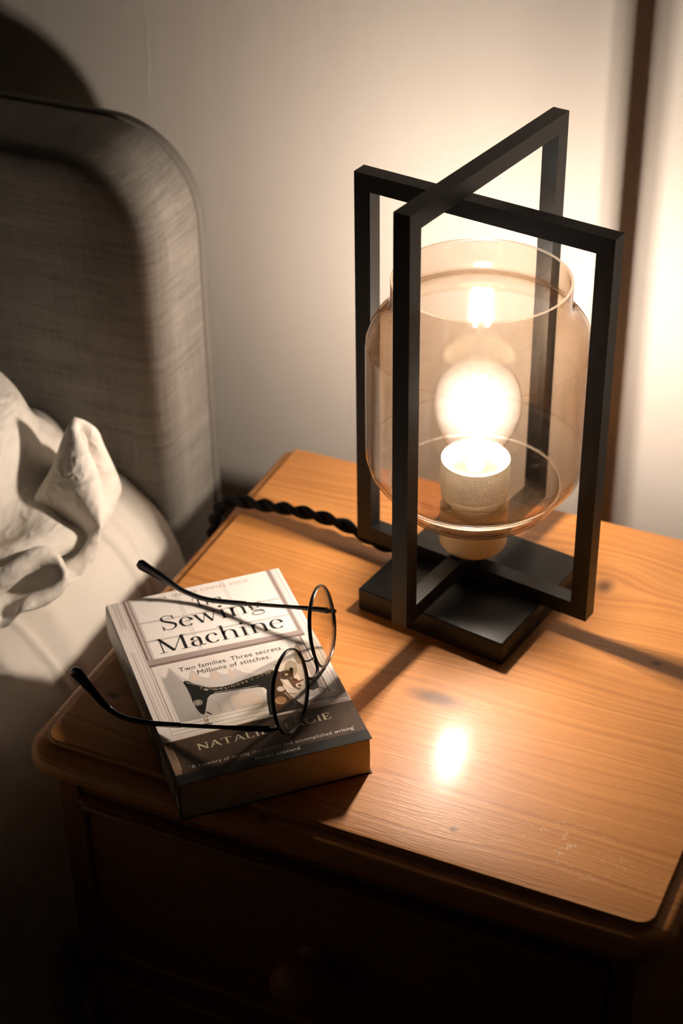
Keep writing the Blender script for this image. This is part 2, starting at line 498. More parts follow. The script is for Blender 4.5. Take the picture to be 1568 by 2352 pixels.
# ------------------------------------------------------------------ bed: base, mattress, headboard
bed = thing('bed', 'bed with rounded grey-beige linen headboard and white fitted sheet', 'bed', (-.58, -.3, -Z0))
part('divan_base', box_bm(-1.06, -.11, -1.5, .316, -Z0, -.30, .01), M['divan'], bed, smooth=40)
part('mattress', box_bm(-1.06, -.13, -1.5, .311, -.30, -.05, .04, 4), M['mattress'], bed, smooth=60)
hx, hz, hr = -.084, .2655, .078
hp = [(hx, -Z0)] + [(hx, -Z0 + (hz - hr + Z0) * k / 14) for k in range(1, 14)] + arc2(hx - hr, hz - hr, hr, hr, 0, 90, 18)
hp += [(hx - hr - (.91 - 2 * hr) * k / 20, hz) for k in range(1, 20)] + arc2(hx - .91 + hr, hz - hr, hr, hr, 90, 180, 18) + [(hx - .91, -Z0)]
YF, YB = .3180, .4005
hrings = [(0, YB), (.0008, YB - .012), (.001, YB - .03), (0, YF + .016)]
for k in range(1, 8):
    a = math.radians(90 * k / 7); hrings.append((-.015 * (1 - math.cos(a)), YF + .016 - .015 * math.sin(a)))
hrings += [(-.018, YF + .0003), (-.022, YF), (-.062, YF)]
hb = part('headboard', sweep_path(hp, hrings, lambda a, b, h: (a, h, b)), M['linen'], bed, smooth=60)
seam = [(a, YB + .0012, b) for a, b in hp]
part('piping', tube(seam, .0028, 8), M['piping'], hb, smooth=60)
part('back_panel', sweep_path([(a, b) for a, b in hp], [(-.001, YB + .002), (.0005, YB + .004), (.0005, YB + .010), (-.001, YB + .012)], lambda a, b, h: (a, h, b)), M['piping'], hb, smooth=60)

# ------------------------------------------------------------------ value noise for cloth relief
rng = np.random.RandomState(4)
_tab = rng.rand(64, 64)
def vnoise(x, y):
    x = np.asarray(x, float); y = np.asarray(y, float)
    xi = np.floor(x).astype(int); yi = np.floor(y).astype(int); fx = x - xi; fy = y - yi
    fx = fx * fx * (3 - 2 * fx); fy = fy * fy * (3 - 2 * fy)
    g = lambda a, b: _tab[a % 64, b % 64]
    return (g(xi, yi) * (1 - fx) + g(xi + 1, yi) * fx) * (1 - fy) + (g(xi, yi + 1) * (1 - fx) + g(xi + 1, yi + 1) * fx) * fy
def ridge(x, y): return 1 - np.abs(2 * vnoise(x, y) - 1)
def dist_poly(px, py, pts):
    best = np.full(px.shape, 9.0)
    for (ax, ay), (bx, by) in zip(pts[:-1], pts[1:]):
        dx, dy = bx - ax, by - ay; L = dx * dx + dy * dy
        t = np.clip(((px - ax) * dx + (py - ay) * dy) / L, 0, 1)
        best = np.minimum(best, np.hypot(px - ax - t * dx, py - ay - t * dy))
    return best

# ------------------------------------------------------------------ sheet over the mattress
def make_sheet():
    ctrl = [(-1.075, -.45), (-1.07, -.12), (-1.04, -.03), (-.9, -.004), (-.3, -.003), (-.21, -.002), (-.165, -.003), (-.136, -.009), (-.112, -.024), (-.092, -.045),
            (-.079, -.072), (-.071, -.105), (-.066, -.16), (-.063, -.25), (-.061, -.36), (-.060, -.47), (-.058, -.53)]
    cs = [Vector((a, b, 0)) for a, b in ctrl]
    dense = catmull(cs, 12)
    P = np.array([(v.x, v.y) for v in dense]); L = np.r_[0, np.cumsum(np.hypot(*np.diff(P, axis=0).T))]
    # sample finer on the visible side
    s = np.r_[np.linspace(0, L[np.argmax(P[:, 0] > -.45)], 24)[:-1], np.linspace(L[np.argmax(P[:, 0] > -.45)], L[-1], 330)]
    cx = np.interp(s, L, P[:, 0]); cz = np.interp(s, L, P[:, 1])
    ys = np.r_[np.linspace(.3165, -.35, 330), np.linspace(-.36, -1.51, 60)]
    SX, YY = np.meshgrid(np.arange(len(s)), ys, indexing='xy')
    X = cx[SX]; Z = cz[SX]; S = s[SX]
    right = np.clip((X + .35) / .2, 0, 1)
    shift = np.interp(YY, [-.4, .05, .1, .2, .27, .335], [.036, .036, .033, .021, .010, 0])
    X = X + shift * right
    # normals of the section
    tx = np.gradient(cx, s); tz = np.gradient(cz, s); nx = (-tz)[SX]; nz = tx[SX]
    flip = np.where(nz.mean() < 0, -1, 1); nx, nz = nx * flip, nz * flip
    u = S * 1.0; v = YY
    disp = .010 * (vnoise(u * 5 + 9, v * 4 + 2) - .5)
    # soft folds running from the pillow to the mattress edge
    for k_, (ua, ub, va, vb, am, wd) in enumerate(((-.20, -.07, .10, .02, .006, .016), (-.22, -.08, .04, -.07, .007, .02), (-.16, -.06, .155, .13, .004, .014))):
        d = dist_poly(X, YY, [(ua, va), ((ua + ub) / 2, (va + vb) / 2 + .006), (ub, vb)])
        disp += am * np.exp(-(d / wd) ** 2)
    # drape folds down the side
    down = np.clip((-Z - .06) / .2, 0, 1)
    disp += down * .016 * (np.sin(v * 19 + 2.5 * vnoise(v * 6, Z * 5 + 2)) * .6 + .7 * (vnoise(v * 12 + 5, Z * 2.2) - .5))
    # stitched hems of the folded bedding: a raised band between two stepped edges
    def step(pts, amp, wid, far):
        d = dist_poly(X, YY, pts); yl = np.interp(X, [q_[0] for q_ in pts], [q_[1] for q_ in pts])
        sd = np.where(YY > yl, d, -d)
        return amp / (1 + np.exp(-sd / wid)) * np.exp(-np.maximum(sd, 0) / far) * np.clip((X - pts[0][0]) / .03, 0, 1)
    disp += step([(-.22, .225), (-.147, .234), (-.114, .237), (-.092, .238), (-.073, .236), (-.05, .232)], .0050, .0011, .035)
    disp += step([(-.15, .250), (-.116, .256), (-.091, .256), (-.076, .249), (-.05, .236)], .0036, .0010, .05)
    disp += step([(-.17, .272), (-.131, .292), (-.097, .301), (-.07, .300)], -.0050, .0040, .06)
    d = dist_poly(X, YY, [(-.150, .314), (-.121, .321), (-.108, .325)]); disp -= .007 * np.exp(-(d / .0028) ** 2)
    d = dist_poly(X, YY, [(-.10, .112), (-.075, .108), (-.05, .106)]); disp += .0022 * np.exp(-(d / .004) ** 2)
    fade = np.clip((.3165 - YY) / .03, 0, 1)
    disp *= .5 + .5 * fade
    X = X + nx * disp; Z = Z + nz * disp
    # keep clear of the nightstand
    X = np.minimum(X, -.0195)
    ny, nxn = X.shape
    V = np.stack([X, YY, Z], -1).reshape(-1, 3)
    F = []
    for j in range(ny - 1):
        for i in range(nxn - 1):
            a = j * nxn + i; F.append((a, a + 1, a + nxn + 1, a + nxn))
    return V, F

def mesh_np(name, V, F, mat, parent=None, smooth=180):
    me = bpy.data.meshes.new(name); base = BASE.get(parent, Vector((0, 0, 0)))
    me.from_pydata((np.asarray(V) - np.array(base)).tolist(), [], F); me.update()
    finish(me, smooth, mat)
    o = bpy.data.objects.new(name, me); C.objects.link(o)
    if parent: o.parent = parent
    else: o.location.z = Z0
    BASE[o] = base
    return o
V, F = make_sheet()
sheet = mesh_np('fitted_sheet', V, F, M['sheet'], bed)
sol = sheet.modifiers.new('thickness', 'SOLIDIFY'); sol.thickness = .0012; sol.offset = -1
sheet['label'] = 'creased white cotton sheet over the mattress'

# ------------------------------------------------------------------ pillow
SEED = 2
PRESS = 2e-05
def make_pillow():
    """a sewn rounded pillow, inflated and settled by a small position-based cloth solve"""
    nu, nv = 110, 78
    x0, x1, y0, y1 = -.60, -.082, -.03, .326
    a_, b_ = np.meshgrid(np.linspace(-1, 1, nu), np.linspace(-1, 1, nv), indexing='ij')
    be = .62
    ra = a_ * np.sqrt(1 - be * b_ ** 2 / 2); rb = b_ * np.sqrt(1 - be * a_ ** 2 / 2)
    fx = (x0 + x1) / 2 + ra * (x1 - x0) / 2; fy = (y0 + y1) / 2 + rb * (y1 - y0) / 2
    # the end nearest the room is set back a little from the end against the headboard
    back = np.clip((.27 - fy) / .12, 0, 1); back = back * back * (3 - 2 * back)
    fx = fx - .062 * back * np.clip((fx + .35) / .2, 0, 1)
    rs_ = np.random.RandomState(SEED)
    P = np.zeros((2, nu, nv, 3))
    bul = np.sqrt(np.clip((1 - a_ ** 4) * (1 - b_ ** 4), 0, 1))
    for s_ in (0, 1):
        P[s_, ..., 0] = fx; P[s_, ..., 1] = fy; P[s_, ..., 2] = .05 + (1 if s_ else -1) * .04 * bul
    P[..., 2] += .008 * (rs_.rand(2, nu, nv) - .5)
    flat = np.stack([fx, fy], -1)
    K = np.array([-.128, .250])
    kd = np.linalg.norm(flat - K, axis=-1)
    loc = 1.45 - .85 * np.exp(-(kd / .018) ** 2) + .22 * np.exp(-((kd - .05) / .03) ** 2)
    loc2 = np.stack([np.full_like(loc, 1.10), loc])
    edge = np.zeros((nu, nv), bool); edge[0] = edge[-1] = True; edge[:, 0] = edge[:, -1] = True
    def weld():
        m_ = P[:, edge].mean(0); P[0][edge] = m_; P[1][edge] = m_
    weld()
    CORE_C = np.array([-.355, .190, .054]); CORE_A = np.array([.200, .130, .050])
    CORE2_C = np.array([-.117, .286, .074]); CORE2_R = np.array([.032, .034, .032])
    vel = np.zeros_like(P); cons = []
    hx = (x1 - x0) / (nu - 1); hy = (y1 - y0) / (nv - 1)
    for (di, dj, k) in ((1, 0, .45), (0, 1, .45), (1, 1, .22), (1, -1, .22), (2, 0, .12), (0, 2, .12), (4, 0, .02), (0, 4, .02)):
        if dj >= 0: a = np.s_[:, :nu - di, :nv - dj]; b = np.s_[:, di:, dj:]
        else: a = np.s_[:, :nu - di, -dj:]; b = np.s_[:, di:, :nv + dj]
        f2 = np.stack([flat, flat])
        L = np.linalg.norm(f2[b] - f2[a], axis=-1) * (loc2[a] + loc2[b]) / 2
        cons.append((a, b, L[..., None], k, di > 1 or dj > 1))
    for it in range(220):
        du = np.gradient(P, axis=1); dv = np.gradient(P, axis=2); n_ = np.cross(du, dv); n_[0] *= -1
        vel = vel * .90 + n_ / (hx * hy) * (PRESS * min(1, it / 30))
        vel[..., 2] -= .00008
        Q = P.copy(); P = P + np.clip(vel, -.004, .004)
        if it > 40:
            w_ = (np.exp(-(kd / .016) ** 2) * .12 * min(1, (it - 40) / 50))[..., None]
            P[1] += w_ * (np.array([-.124, .240, .082]) - P[1])
        for q in range(8):
            D = np.zeros_like(P)
            for a, b, L, k, bend in cons:
                d_ = P[b] - P[a]; l_ = np.linalg.norm(d_, axis=-1, keepdims=True) + 1e-9
                c_ = d_ * (k * .5 * (l_ - L) / l_)
                if bend: c_ = np.where(l_ > L, 0, c_)
                D[a] += c_; D[b] -= c_
            P = P + D
            weld()
            # the filling: a soft core the loose case rests on
            R_ = (P - CORE_C) / CORE_A; e_ = (np.abs(R_) ** 2.6).sum(-1) ** (1 / 2.6)
            P = np.where((e_ < 1)[..., None], CORE_C + (P - CORE_C) * (1 / np.maximum(e_, .05))[..., None], P)
            R2 = (P - CORE2_C) / CORE2_R; e_ = np.linalg.norm(R2, axis=-1)
            P = np.where((e_ < 1)[..., None], CORE2_C + (P - CORE2_C) * (1 / np.maximum(e_, .05))[..., None], P)
            P[..., 2] = np.maximum(P[..., 2], .007)
            P[..., 1] = np.minimum(P[..., 1], .3285)
        vel = (P - Q)
    # stitch into one closed surface
    idx = np.arange(2 * nu * nv).reshape(2, nu, nv)
    idx[0][edge] = idx[1][edge]
    F = []
    for s_ in (0, 1):
        g = idx[s_]
        for i in range(nu - 1):
            for j in range(nv - 1):
                f = (g[i, j], g[i + 1, j], g[i + 1, j + 1], g[i, j + 1])
                F.append(tuple(int(k) for k in (f if s_ else f[::-1])))
    V = P.reshape(-1, 3)
    used = sorted({k for f in F for k in f}); mp = {k: i for i, k in enumerate(used)}
    V = V[used]; V[:, 1] -= .0145
    V[:, 2] = .007 + (V[:, 2] - .007) * 1.26; V[:, 0] = -.3 + (V[:, 0] + .3) * 1.13
    return V, [tuple(mp[k] for k in f) for f in F]
V, F = make_pillow()
pillow = thing('pillow', 'crumpled white cotton pillow propped against the linen headboard', 'pillow', (-.335, .222, .006))
pc_ = mesh_np('pillowcase', V, F, M['pillow'], pillow)
pc_.modifiers.new('smooth', 'SUBSURF').levels = 1; pc_.modifiers['smooth'].render_levels = 1

# ------------------------------------------------------------------ lamp
LX, LY = .2068, .2627
LA, LB = -.1632, -.180
lamp = thing('table_lamp', 'black double-frame table lamp with amber glass jar and lit bulb', 'lamp', (LX, LY, 0))
def rotz(bm, ang):
    bmesh.ops.rotate(bm, verts=bm.verts, cent=(0, 0, 0), matrix=Matrix.Rotation(ang, 3, 'Z'))
    bmesh.ops.translate(bm, verts=bm.verts, vec=(LX, LY, 0)); return bm
PL, PH_ = .0605, .0195
part('base_plate', rotz(box_bm(-PL, PL, -PL, PL, 0.0004, PH_, .0016, 3), LA), M['black'], lamp, smooth=40)
def frame_bm(a, d, w, z0, z1):
    bm = bmesh.new()
    outer = [(-a, z0), (a, z0), (a, z1), (-a, z1)]; inner = [(-a + d, z0 + d), (a - d, z0 + d), (a - d, z1 - d), (-a + d, z1 - d)]
    vo = {}
    for y in (-w, w):
        vo[y] = ([bm.verts.new((x, y, z)) for x, z in outer], [bm.verts.new((x, y, z)) for x, z in inner])
    for i in range(4):
        j = (i + 1) % 4
        (of, inf), (ob, ib) = vo[-w], vo[w]
        bm.faces.new((of[i], of[j], inf[j], inf[i])); bm.faces.new((ob[j], ob[i], ib[i], ib[j]))
        bm.faces.new((of[j], of[i], ob[i], ob[j])); bm.faces.new((inf[i], inf[j], ib[j], ib[i]))
    es = [e for e in bm.edges if len(e.link_faces) == 2 and abs(e.calc_face_angle(0)) > .5]
    bmesh.ops.bevel(bm, geom=es, offset=.0011, segments=2, affect='EDGES', profile=.5)
    return bm
part('frame', rotz(frame_bm(.0968, .0126, .0061, PH_, .3178), LA), M['black'], lamp, smooth=40)
part('frame', rotz(frame_bm(.0977, .0126, .0061, .0348, .3470), LB + math.pi / 2), M['black'], lamp, smooth=40)
part('stem', lathe_bm([(0, PH_), (.007, PH_), (.007, .0485), (0, .0485)], (LX, LY, 0), 24), M['black'], lamp, smooth=40)

# socket: lower cup, threaded neck through the glass, upper cup with open mouth
low = [(0, .0474), (.0215, .0474), (.0228, .0482), (.0240, .0500), (.0246, .0525), (.0246, .0805), (.0240, .0818), (.0, .0818)]
sock = part('socket', lathe_bm(low, (LX, LY, 0), 72), M['brass'], lamp, smooth=35)
neck = [(.0185, .0812), (.0185, .0925), (.0, .0925)]
part('socket_neck', lathe_bm([(0, .0812)] + neck, (LX, LY, 0), 48), M['brass'], sock, smooth=35)
upc = [(.0, .0905), (.0228, .0905), (.0238, .0912), (.0240, .0925), (.0233, .0940), (.0233, .0950), (.0245, .0962), (.0247, .0980), (.0247, .1200), (.0242, .1210), (.0222, .1212), (.0216, .1205), (.0214, .0990), (0, .0990)]
part('socket_cup', lathe_bm(upc, (LX, LY, 0), 72), M['brass'], sock, smooth=35)

# glass jar, a real wall 1.8 mm thick
oc = [(.0190, .0825), (.036, .0827), (.046, .0840), (.0535, .0875), (.0585, .0930), (.0612, .0990), (.0625, .1035), (.0665, .1062), (.0712, .1105), (.0750, .1170), (.0770, .1250), (.0777, .1340), (.0777, .2060), (.0768, .2160), (.0742, .2245), (.0700, .2310), (.0655, .2350), (.0625, .2385), (.0612, .2430), (.0608, .2490), (.0607, .2610)]
oc3 = [Vector((r, z, 0)) for r, z in oc]; od = [(v.x, v.y) for v in catmull(oc3, 4)]
ins = []
for i, (r, z) in enumerate(od):
    a = od[max(0, i - 1)]; b = od[min(len(od) - 1, i + 1)]; dx, dz = b[0] - a[0], b[1] - a[1]; l = math.hypot(dx, dz)
    ins.append((r - dz / l * .0018, z + dx / l * .0018))
ins[0] = (od[0][0], od[0][1] + .0018); ins[-1] = (od[-1][0] - .0018, od[-1][1])
prof = od + [(od[-1][0] - .0004, od[-1][1] + .0007), (od[-1][0] - .0014, od[-1][1] + .0007)] + ins[::-1]
jar = part('glass_jar', lathe(prof, (LX, LY, 0), 128, closed=True), M['jar'], lamp, smooth=50, label='smoky amber glass jar open at the top')

def ring(r, z, a, b): return lathe([(r + a * math.cos(2 * math.pi * k / 10), z + b * math.sin(2 * math.pi * k / 10)) for k in range(10)], (LX, LY, 0), 128, closed=True)
part('rim', ring(.0598, .2614, .0009, .0007), M['rim'], jar, smooth=60)  # added whitish ring imitates the refracted line of light along the lip
part('foot_glint_ring', ring(.0606, .1018, .0007, .0012), M['rim'], jar, smooth=60)  # added whitish ring imitates the highlight around the jar's heel

# bulb
bulb_prof = [(0, .1082), (.0140, .1080), (.0155, .1150), (.0165, .1220), (.0190, .1310), (.0235, .1405), (.0278, .1500), (.0302, .1595), (.0306, .1680), (.0290, .1775), (.0252, .1860), (.0190, .1925), (.0110, .1962), (0, .1975)]
bp = [(v.x, v.y) for v in catmull([Vector((r, z, 0)) for r, z in bulb_prof], 4)]
bulb = part('bulb', lathe_bm(bp, (LX, LY, 0), 64), M['bulb'], lamp, smooth=180, label='clear glass filament bulb, glowing')
part('screw_cap', lathe_bm([(0, .0990), (.0125, .0990), (.0133, .1000), (.0133, .1080), (.0152, .1100), (.0152, .1120), (0, .1120)], (LX, LY, 0), 48), M['steel'], bulb, smooth=35)
part('glass_stem', lathe_bm([(0, .112), (.0075, .112), (.006, .122), (.0028, .130), (.0022, .182), (.0, .1835)], (LX, LY, 0), 24), M['stem'], bulb, smooth=60)
for k in range(6):
    a = math.radians(20 + 60 * k)
    x, y = LX + .0068 * math.cos(a), LY - .0014 + .0068 * math.sin(a)
    x2, y2 = LX + .0056 * math.cos(a + .5), LY - .0018 + .0056 * math.sin(a + .5)
    part('filament', tube([(x, y, .1455), (x2, y2, .1805)], .0011, 8), M['filament'], bulb, smooth=60)

# twisted cord
cp = [(.150, .279, .0105), (.138, .281, .0105), (.120, .283, .0105), (.101, .288, .0130), (.081, .289, .0158), (.051, .289, .0165), (.019, .292, .0115), (.002, .294, .0085), (-.012, .295, .0045), (-.0255, .298, -.013), (-.034, .304, -.045), (-.040, .310, -.10), (-.044, .318, -.25), (-.046, .33, -.42)]
cd = catmull(cp, 14)
LL = [0.0]
for i in range(1, len(cd)): LL.append(LL[-1] + (cd[i] - cd[i - 1]).length)
PP, TT, NN = frames(cd)
cord = thing_cord = None
def strand(ph):
    pts = []
    for i, p_ in enumerate(PP):
        a = 2 * math.pi * LL[i] / .036 + ph
        b = TT[i].cross(NN[i])
        pts.append(p_ + (NN[i] * math.cos(a) + b * math.sin(a)) * .0026)
    return tube(pts, .0029, 10)
cordp = part('power_cord', strand(0), M['cord'], lamp, smooth=60, label='black twisted fabric cord')
part('cord_strand', strand(math.pi), M['cord'], cordp, smooth=60)

# ------------------------------------------------------------------ lettering engine (high-contrast serif built from pen strokes)
def A_(cx, cy, rx, ry, a0, a1, n=18): return arc2(cx, cy, rx, ry, a0, a1, n)
SER = .022
def glyphs(th=.13, tn=.032):
    k = th; s = tn
    def ser(x, y, w=.13): return ([(x - w, y), (x + w, y)], s)
    G = {}
    G['T'] = (.82, [([(.41, 0), (.41, .98)], k), ([(.04, .98), (.78, .98)], s), ([(.05, .99), (.035, .76)], s), ([(.77, .99), (.785, .76)], s), ser(.41, .01, .15)])
    G['h'] = (.74, [([(.17, 0), (.17, 1.02)], k * .9), ([(.04, 1.01), (.2, 1.01)], s), (A_(.38, .40, .205, .235, 180, 0), None), ([(.585, 0), (.585, .42)], k * .9), ser(.17, .01), ser(.585, .01)])
    G['n'] = (.74, [([(.17, 0), (.17, .63)], k * .9), ([(.04, .625), (.2, .625)], s), (A_(.38, .40, .205, .235, 180, 0), None), ([(.585, 0), (.585, .42)], k * .9), ser(.17, .01), ser(.585, .01)])
    G['i'] = (.36, [([(.18, 0), (.18, .63)], k * .9), ([(.05, .625), (.2, .625)], s), ser(.18, .01), (A_(.18, .88, .035, .035, 0, 360), .075)])
    G['e'] = (.58, [([(.09, .36), (.5, .36)], s), (A_(.295, .315, .215, .32, 8, 318, 30), None)])
    G['a'] = (.58, [([(.41, .10), (.41, .46)], k * .85), (A_(.27, .45, .14, .18, 0, 165), None), (A_(.145, .475, .02, .02, 0, 360), .07), (A_(.265, .185, .16, .19, 75, 320, 24), None), ([(.25, .37), (.41, .41)], s), (A_(.49, .09, .08, .09, 180, 330), s * 1.6)])
    G['c'] = (.54, [(A_(.295, .315, .215, .32, 48, 318, 30), None), (A_(.435, .49, .02, .02, 0, 360), .075)])
    S = [Vector((x, y, 0)) for x, y in [(.53, .80), (.50, .90), (.40, .985), (.30, 1.0), (.17, .95), (.115, .82), (.15, .68), (.28, .57), (.42, .46), (.53, .34), (.54, .19), (.46, .06), (.32, .0), (.19, .03), (.105, .13), (.085, .22)]]
    G['S'] = (.66, [([(v.x, v.y) for v in catmull(S, 4)], 'S'), ([(.535, 1.0), (.54, .70)], s), ([(.075, 0), (.07, .30)], s)])
    G['w'] = (.90, [([(.08, .63), (.27, .0)], k * .85), ([(.27, .0), (.45, .6)], s), ([(.43, .63), (.62, 0)], k * .85), ([(.62, 0), (.80, .63)], s), ser(.08, .625, .1), ser(.43, .625, .09), ser(.80, .625, .09)])
    G['g'] = (.62, [(A_(.27, .425, .165, .20, 0, 360, 30), None), ([(.40, .56), (.47, .63), (.56, .61)], s * 1.6), ([(.17, .27), (.12, .18), (.16, .10), (.28, .075), (.43, .05), (.52, -.03)], k * .55), (A_(.30, -.135, .225, .13, 0, 360, 30), k * .38)])
    G['M'] = (1.14, [([(.16, 0), (.16, 1)], s * 1.2), ([(.14, 1), (.55, .03)], k), ([(.55, .03), (.965, 1)], s * 1.2), ([(.97, 0), (.97, 1)], k), ser(.15, .01, .14), ser(.96, .01, .16), ([(.0, .99), (.17, .99)], s), ([(.95, .99), (1.12, .99)], s)])
    G['N'] = (.90, [([(.14, 0), (.14, 1)], s * 1.4), ([(.12, 1), (.76, 0)], k), ([(.76, 0), (.76, 1)], s * 1.4), ser(.14, .01, .12), ser(.76, .99, .12), ([(.0, .99), (.16, .99)], s)])
    G['A'] = (.86, [([(.09, 0), (.42, 1)], s * 1.4), ([(.42, 1), (.77, 0)], k), ([(.2, .34), (.65, .34)], s), ser(.09, .01, .1), ser(.77, .01, .12)])
    G['L'] = (.68, [([(.17, 0), (.17, 1)], k), ([(.05, .01), (.6, .01)], s), ([(.6, .0), (.62, .25)], s), ser(.17, .99, .13)])
    G['I'] = (.36, [([(.18, 0), (.18, 1)], k), ser(.18, .01), ser(.18, .99)])
    G['E'] = (.70, [([(.17, 0), (.17, 1)], k), ([(.05, .01), (.6, .01)], s), ([(.05, .99), (.58, .99)], s), ([(.2, .51), (.46, .51)], s), ([(.6, .0), (.62, .25)], s), ([(.58, 1), (.59, .78)], s), ([(.46, .4), (.46, .62)], s)])
    G['F'] = (.66, [([(.17, 0), (.17, 1)], k), ([(.05, .99), (.58, .99)], s), ([(.2, .51), (.46, .51)], s), ([(.58, 1), (.59, .78)], s), ([(.46, .4), (.46, .62)], s), ser(.17, .01)])
    G['R'] = (.80, [([(.17, 0), (.17, 1)], k), (A_(.33, .75, .19, .235, 90, -90), None), ([(.05, .985), (.33, .985)], s), ([(.17, .515), (.33, .515)], s), ([(.34, .5), (.68, .0)], k), ser(.17, .01), ser(.70, .01, .08)])
    G['G'] = (.86, [(A_(.43, .5, .35, .5, 48, 330, 34), None), ([(.72, .05), (.72, .42)], k), ser(.70, .42, .13), ([(.66, .98), (.68, .72)], s)])
    G[' '] = (.35, [])
    return G, th, tn
def pen_strip(pts, w, th, tn):
    n = len(pts); vs = []
    for i in range(n):
        a = pts[max(0, i - 1)]; b = pts[min(n - 1, i + 1)]; dx, dy = b[0] - a[0], b[1] - a[1]; l = math.hypot(dx, dy) or 1
        if w is None: ww = tn + (th - tn) * abs(dy / l) ** 1.6
        elif w == 'S': ww = tn + (th - tn) * (1.0 if (dx > 0) == (dy < 0) and abs(dy / l) > .3 else .5) * abs(dy / l) ** 1.2
        else: ww = w
        if w == 'S':
            t_ = i / (n - 1); ww = tn + (th * 1.1 - tn) * math.exp(-((t_ - .5) / .22) ** 2)
        vs.append((pts[i][0] - dy / l * ww / 2, pts[i][1] + dx / l * ww / 2)); vs.append((pts[i][0] + dy / l * ww / 2, pts[i][1] - dx / l * ww / 2))
    fs = [(2 * i, 2 * i + 1, 2 * i + 3, 2 * i + 2) for i in range(n - 1)]
    return vs, fs
def serif_text(text, th=.13, tn=.032, track=0.0):
    G, th, tn = glyphs(th, tn); V, F = [], []; x = 0
    for ch in text:
        adv, st = G[ch]
        for pts, w in st:
            v, f = pen_strip(pts, w, th, tn); o = len(V)
            V += [(p[0] + x, p[1]) for p in v]; F += [tuple(q + o for q in g) for g in f]
        x += adv + track
    return V, F, x - track
def font_text(text, spacing=1.0, bold=0.0):
    cu = bpy.data.curves.new('txt', 'FONT'); cu.body = text; cu.size = 1.0; cu.space_character = spacing; cu.offset = bold
    cu.resolution_u = 3
    ob = bpy.data.objects.new('txt', cu); C.objects.link(ob)
    dg = bpy.context.evaluated_depsgraph_get(); me = bpy.data.meshes.new_from_object(ob.evaluated_get(dg))
    V = [(v.co.x, v.co.y) for v in me.vertices]; F = [tuple(p.vertices) for p in me.polygons]
    bpy.data.objects.remove(ob); bpy.data.curves.remove(cu); bpy.data.meshes.remove(me)
    return V, F, max(v[0] for v in V)

# ------------------------------------------------------------------ book
BXo, BYo, BA, BT = .1242, -.0331, .7653, .0303
ca, sa = math.cos(BA), math.sin(BA)
def BK(u, v, z): # u,v in millimetres on the cover, z in metres
    u, v = u / 1000, v / 1000
    return (BXo + ca * u - sa * v, BYo + sa * u + ca * v, z)
book = thing('paperback_book', 'thick paperback novel with a sewing machine cover under the eyeglasses', 'book', (BK(64.5, 99, 0)[0], BK(64.5, 99, 0)[1], 0))
CT = .0005
# page block with slightly rounded spine side
def page_block():
    n = 10; vs = []; fs = []
    z0, z1 = .0007, BT - .0007
    sec = [(127.6, z0), (127.9, (z0 + z1) / 2), (127.6, z1)] + [(1.2 - 1.0 * math.sin(math.pi * k / n), z1 + (z0 - z1) * k / n) for k in range(n + 1)]
    for v in (.8, 197.2):
        for u, z in sec: vs.append(BK(u, v, z))
    m = len(sec)
    for k in range(m): fs.append((k, (k + 1) % m, m + (k + 1) % m, m + k))
    fs += [tuple(range(m)), tuple(range(m, 2 * m))]
    return vs, fs
part('page_block', page_block(), M['pages'], book, smooth=40)
# cover: back + spine + front wrapped, 0.5 mm card
def cover_sec():
    n = 14; out = [(129.0, .0001)]
    out += [(3, .0001)]
    for k in range(n + 1):
        t_ = k / n; a = math.pi * t_
        out.append((1.0 - 1.9 * math.sin(a) ** .55, .0001 + (BT - .0001) * (.5 - .5 * math.cos(a))))
    out += [(3, BT), (60, BT), (129.0, BT)]
    return out
sec = cover_sec()
vs, fs = [], []
nn = len(sec)
inner = []
for i, (u, z) in enumerate(sec):
    a = sec[max(0, i - 1)]; b = sec[min(nn - 1, i + 1)]; du, dz = (b[0] - a[0]) / 1000, b[1] - a[1]; l = math.hypot(du, dz)
    inner.append((u + 1000 * (dz / l) * CT, z - du / l * CT))
for v in (0, 198):
    for u, z in sec: vs.append(BK(u, v, z))
    for u, z in inner: vs.append(BK(u, v, z))
s2 = 2 * nn
for k in range(nn - 1):
    fs.append((k, k + 1, s2 + k + 1, s2 + k)); fs.append((nn + k, nn + k + 1, s2 + nn + k + 1, s2 + nn + k))
    fs.append((k, k + 1, nn + k + 1, nn + k)); fs.append((s2 + k, s2 + k + 1, s2 + nn + k + 1, s2 + nn + k))
for k in (0, nn - 1): fs.append((k, nn + k, s2 + nn + k, s2 + k))

PM = {}
PM['pale'] = print_material('print_pale', (.80, .735, .69), (.72, .655, .61), 25)
PM['white'] = print_material('print_white', (.84, .79, .745), (.80, .745, .70), 25)
PM['brown'] = print_material('print_sash_brown', (.235, .165, .145), (.19, .13, .115), 80)
PM['mauve'] = print_material('print_mauve', (.40, .325, .30), (.33, .265, .245), 60)
PM['grey'] = print_material('print_grey', (.46, .42, .39), (.36, .33, .31), 90)
PM['mist'] = print_material('print_mist', (.62, .565, .525), (.50, .455, .425), 45)
PM['peach'] = print_material('print_peach', (.72, .575, .47), (.60, .49, .41), 60)
PM['desk'] = print_material('print_desk_wood', (.105, .064, .042), (.040, .026, .018), 1.0, (60, 60, 400))
PM['deskedge'] = print_material('print_desk_edge', (.30, .19, .125), (.18, .11, .07), 120)
PM['black'] = print_material('print_black', (.010, .0095, .009), (.016, .015, .014), 60)
PM['soft'] = print_material('print_charcoal', (.045, .042, .040), (.03, .028, .027), 60)
PM['gold'] = print_material('print_gold', (.62, .50, .30), (.50, .39, .22), 300)
PM['copper'] = print_material('print_copper', (.50, .30, .17), (.35, .20, .11), 500)
PM['cream'] = print_material('print_cream', (.80, .72, .50), (.72, .64, .43), 90)
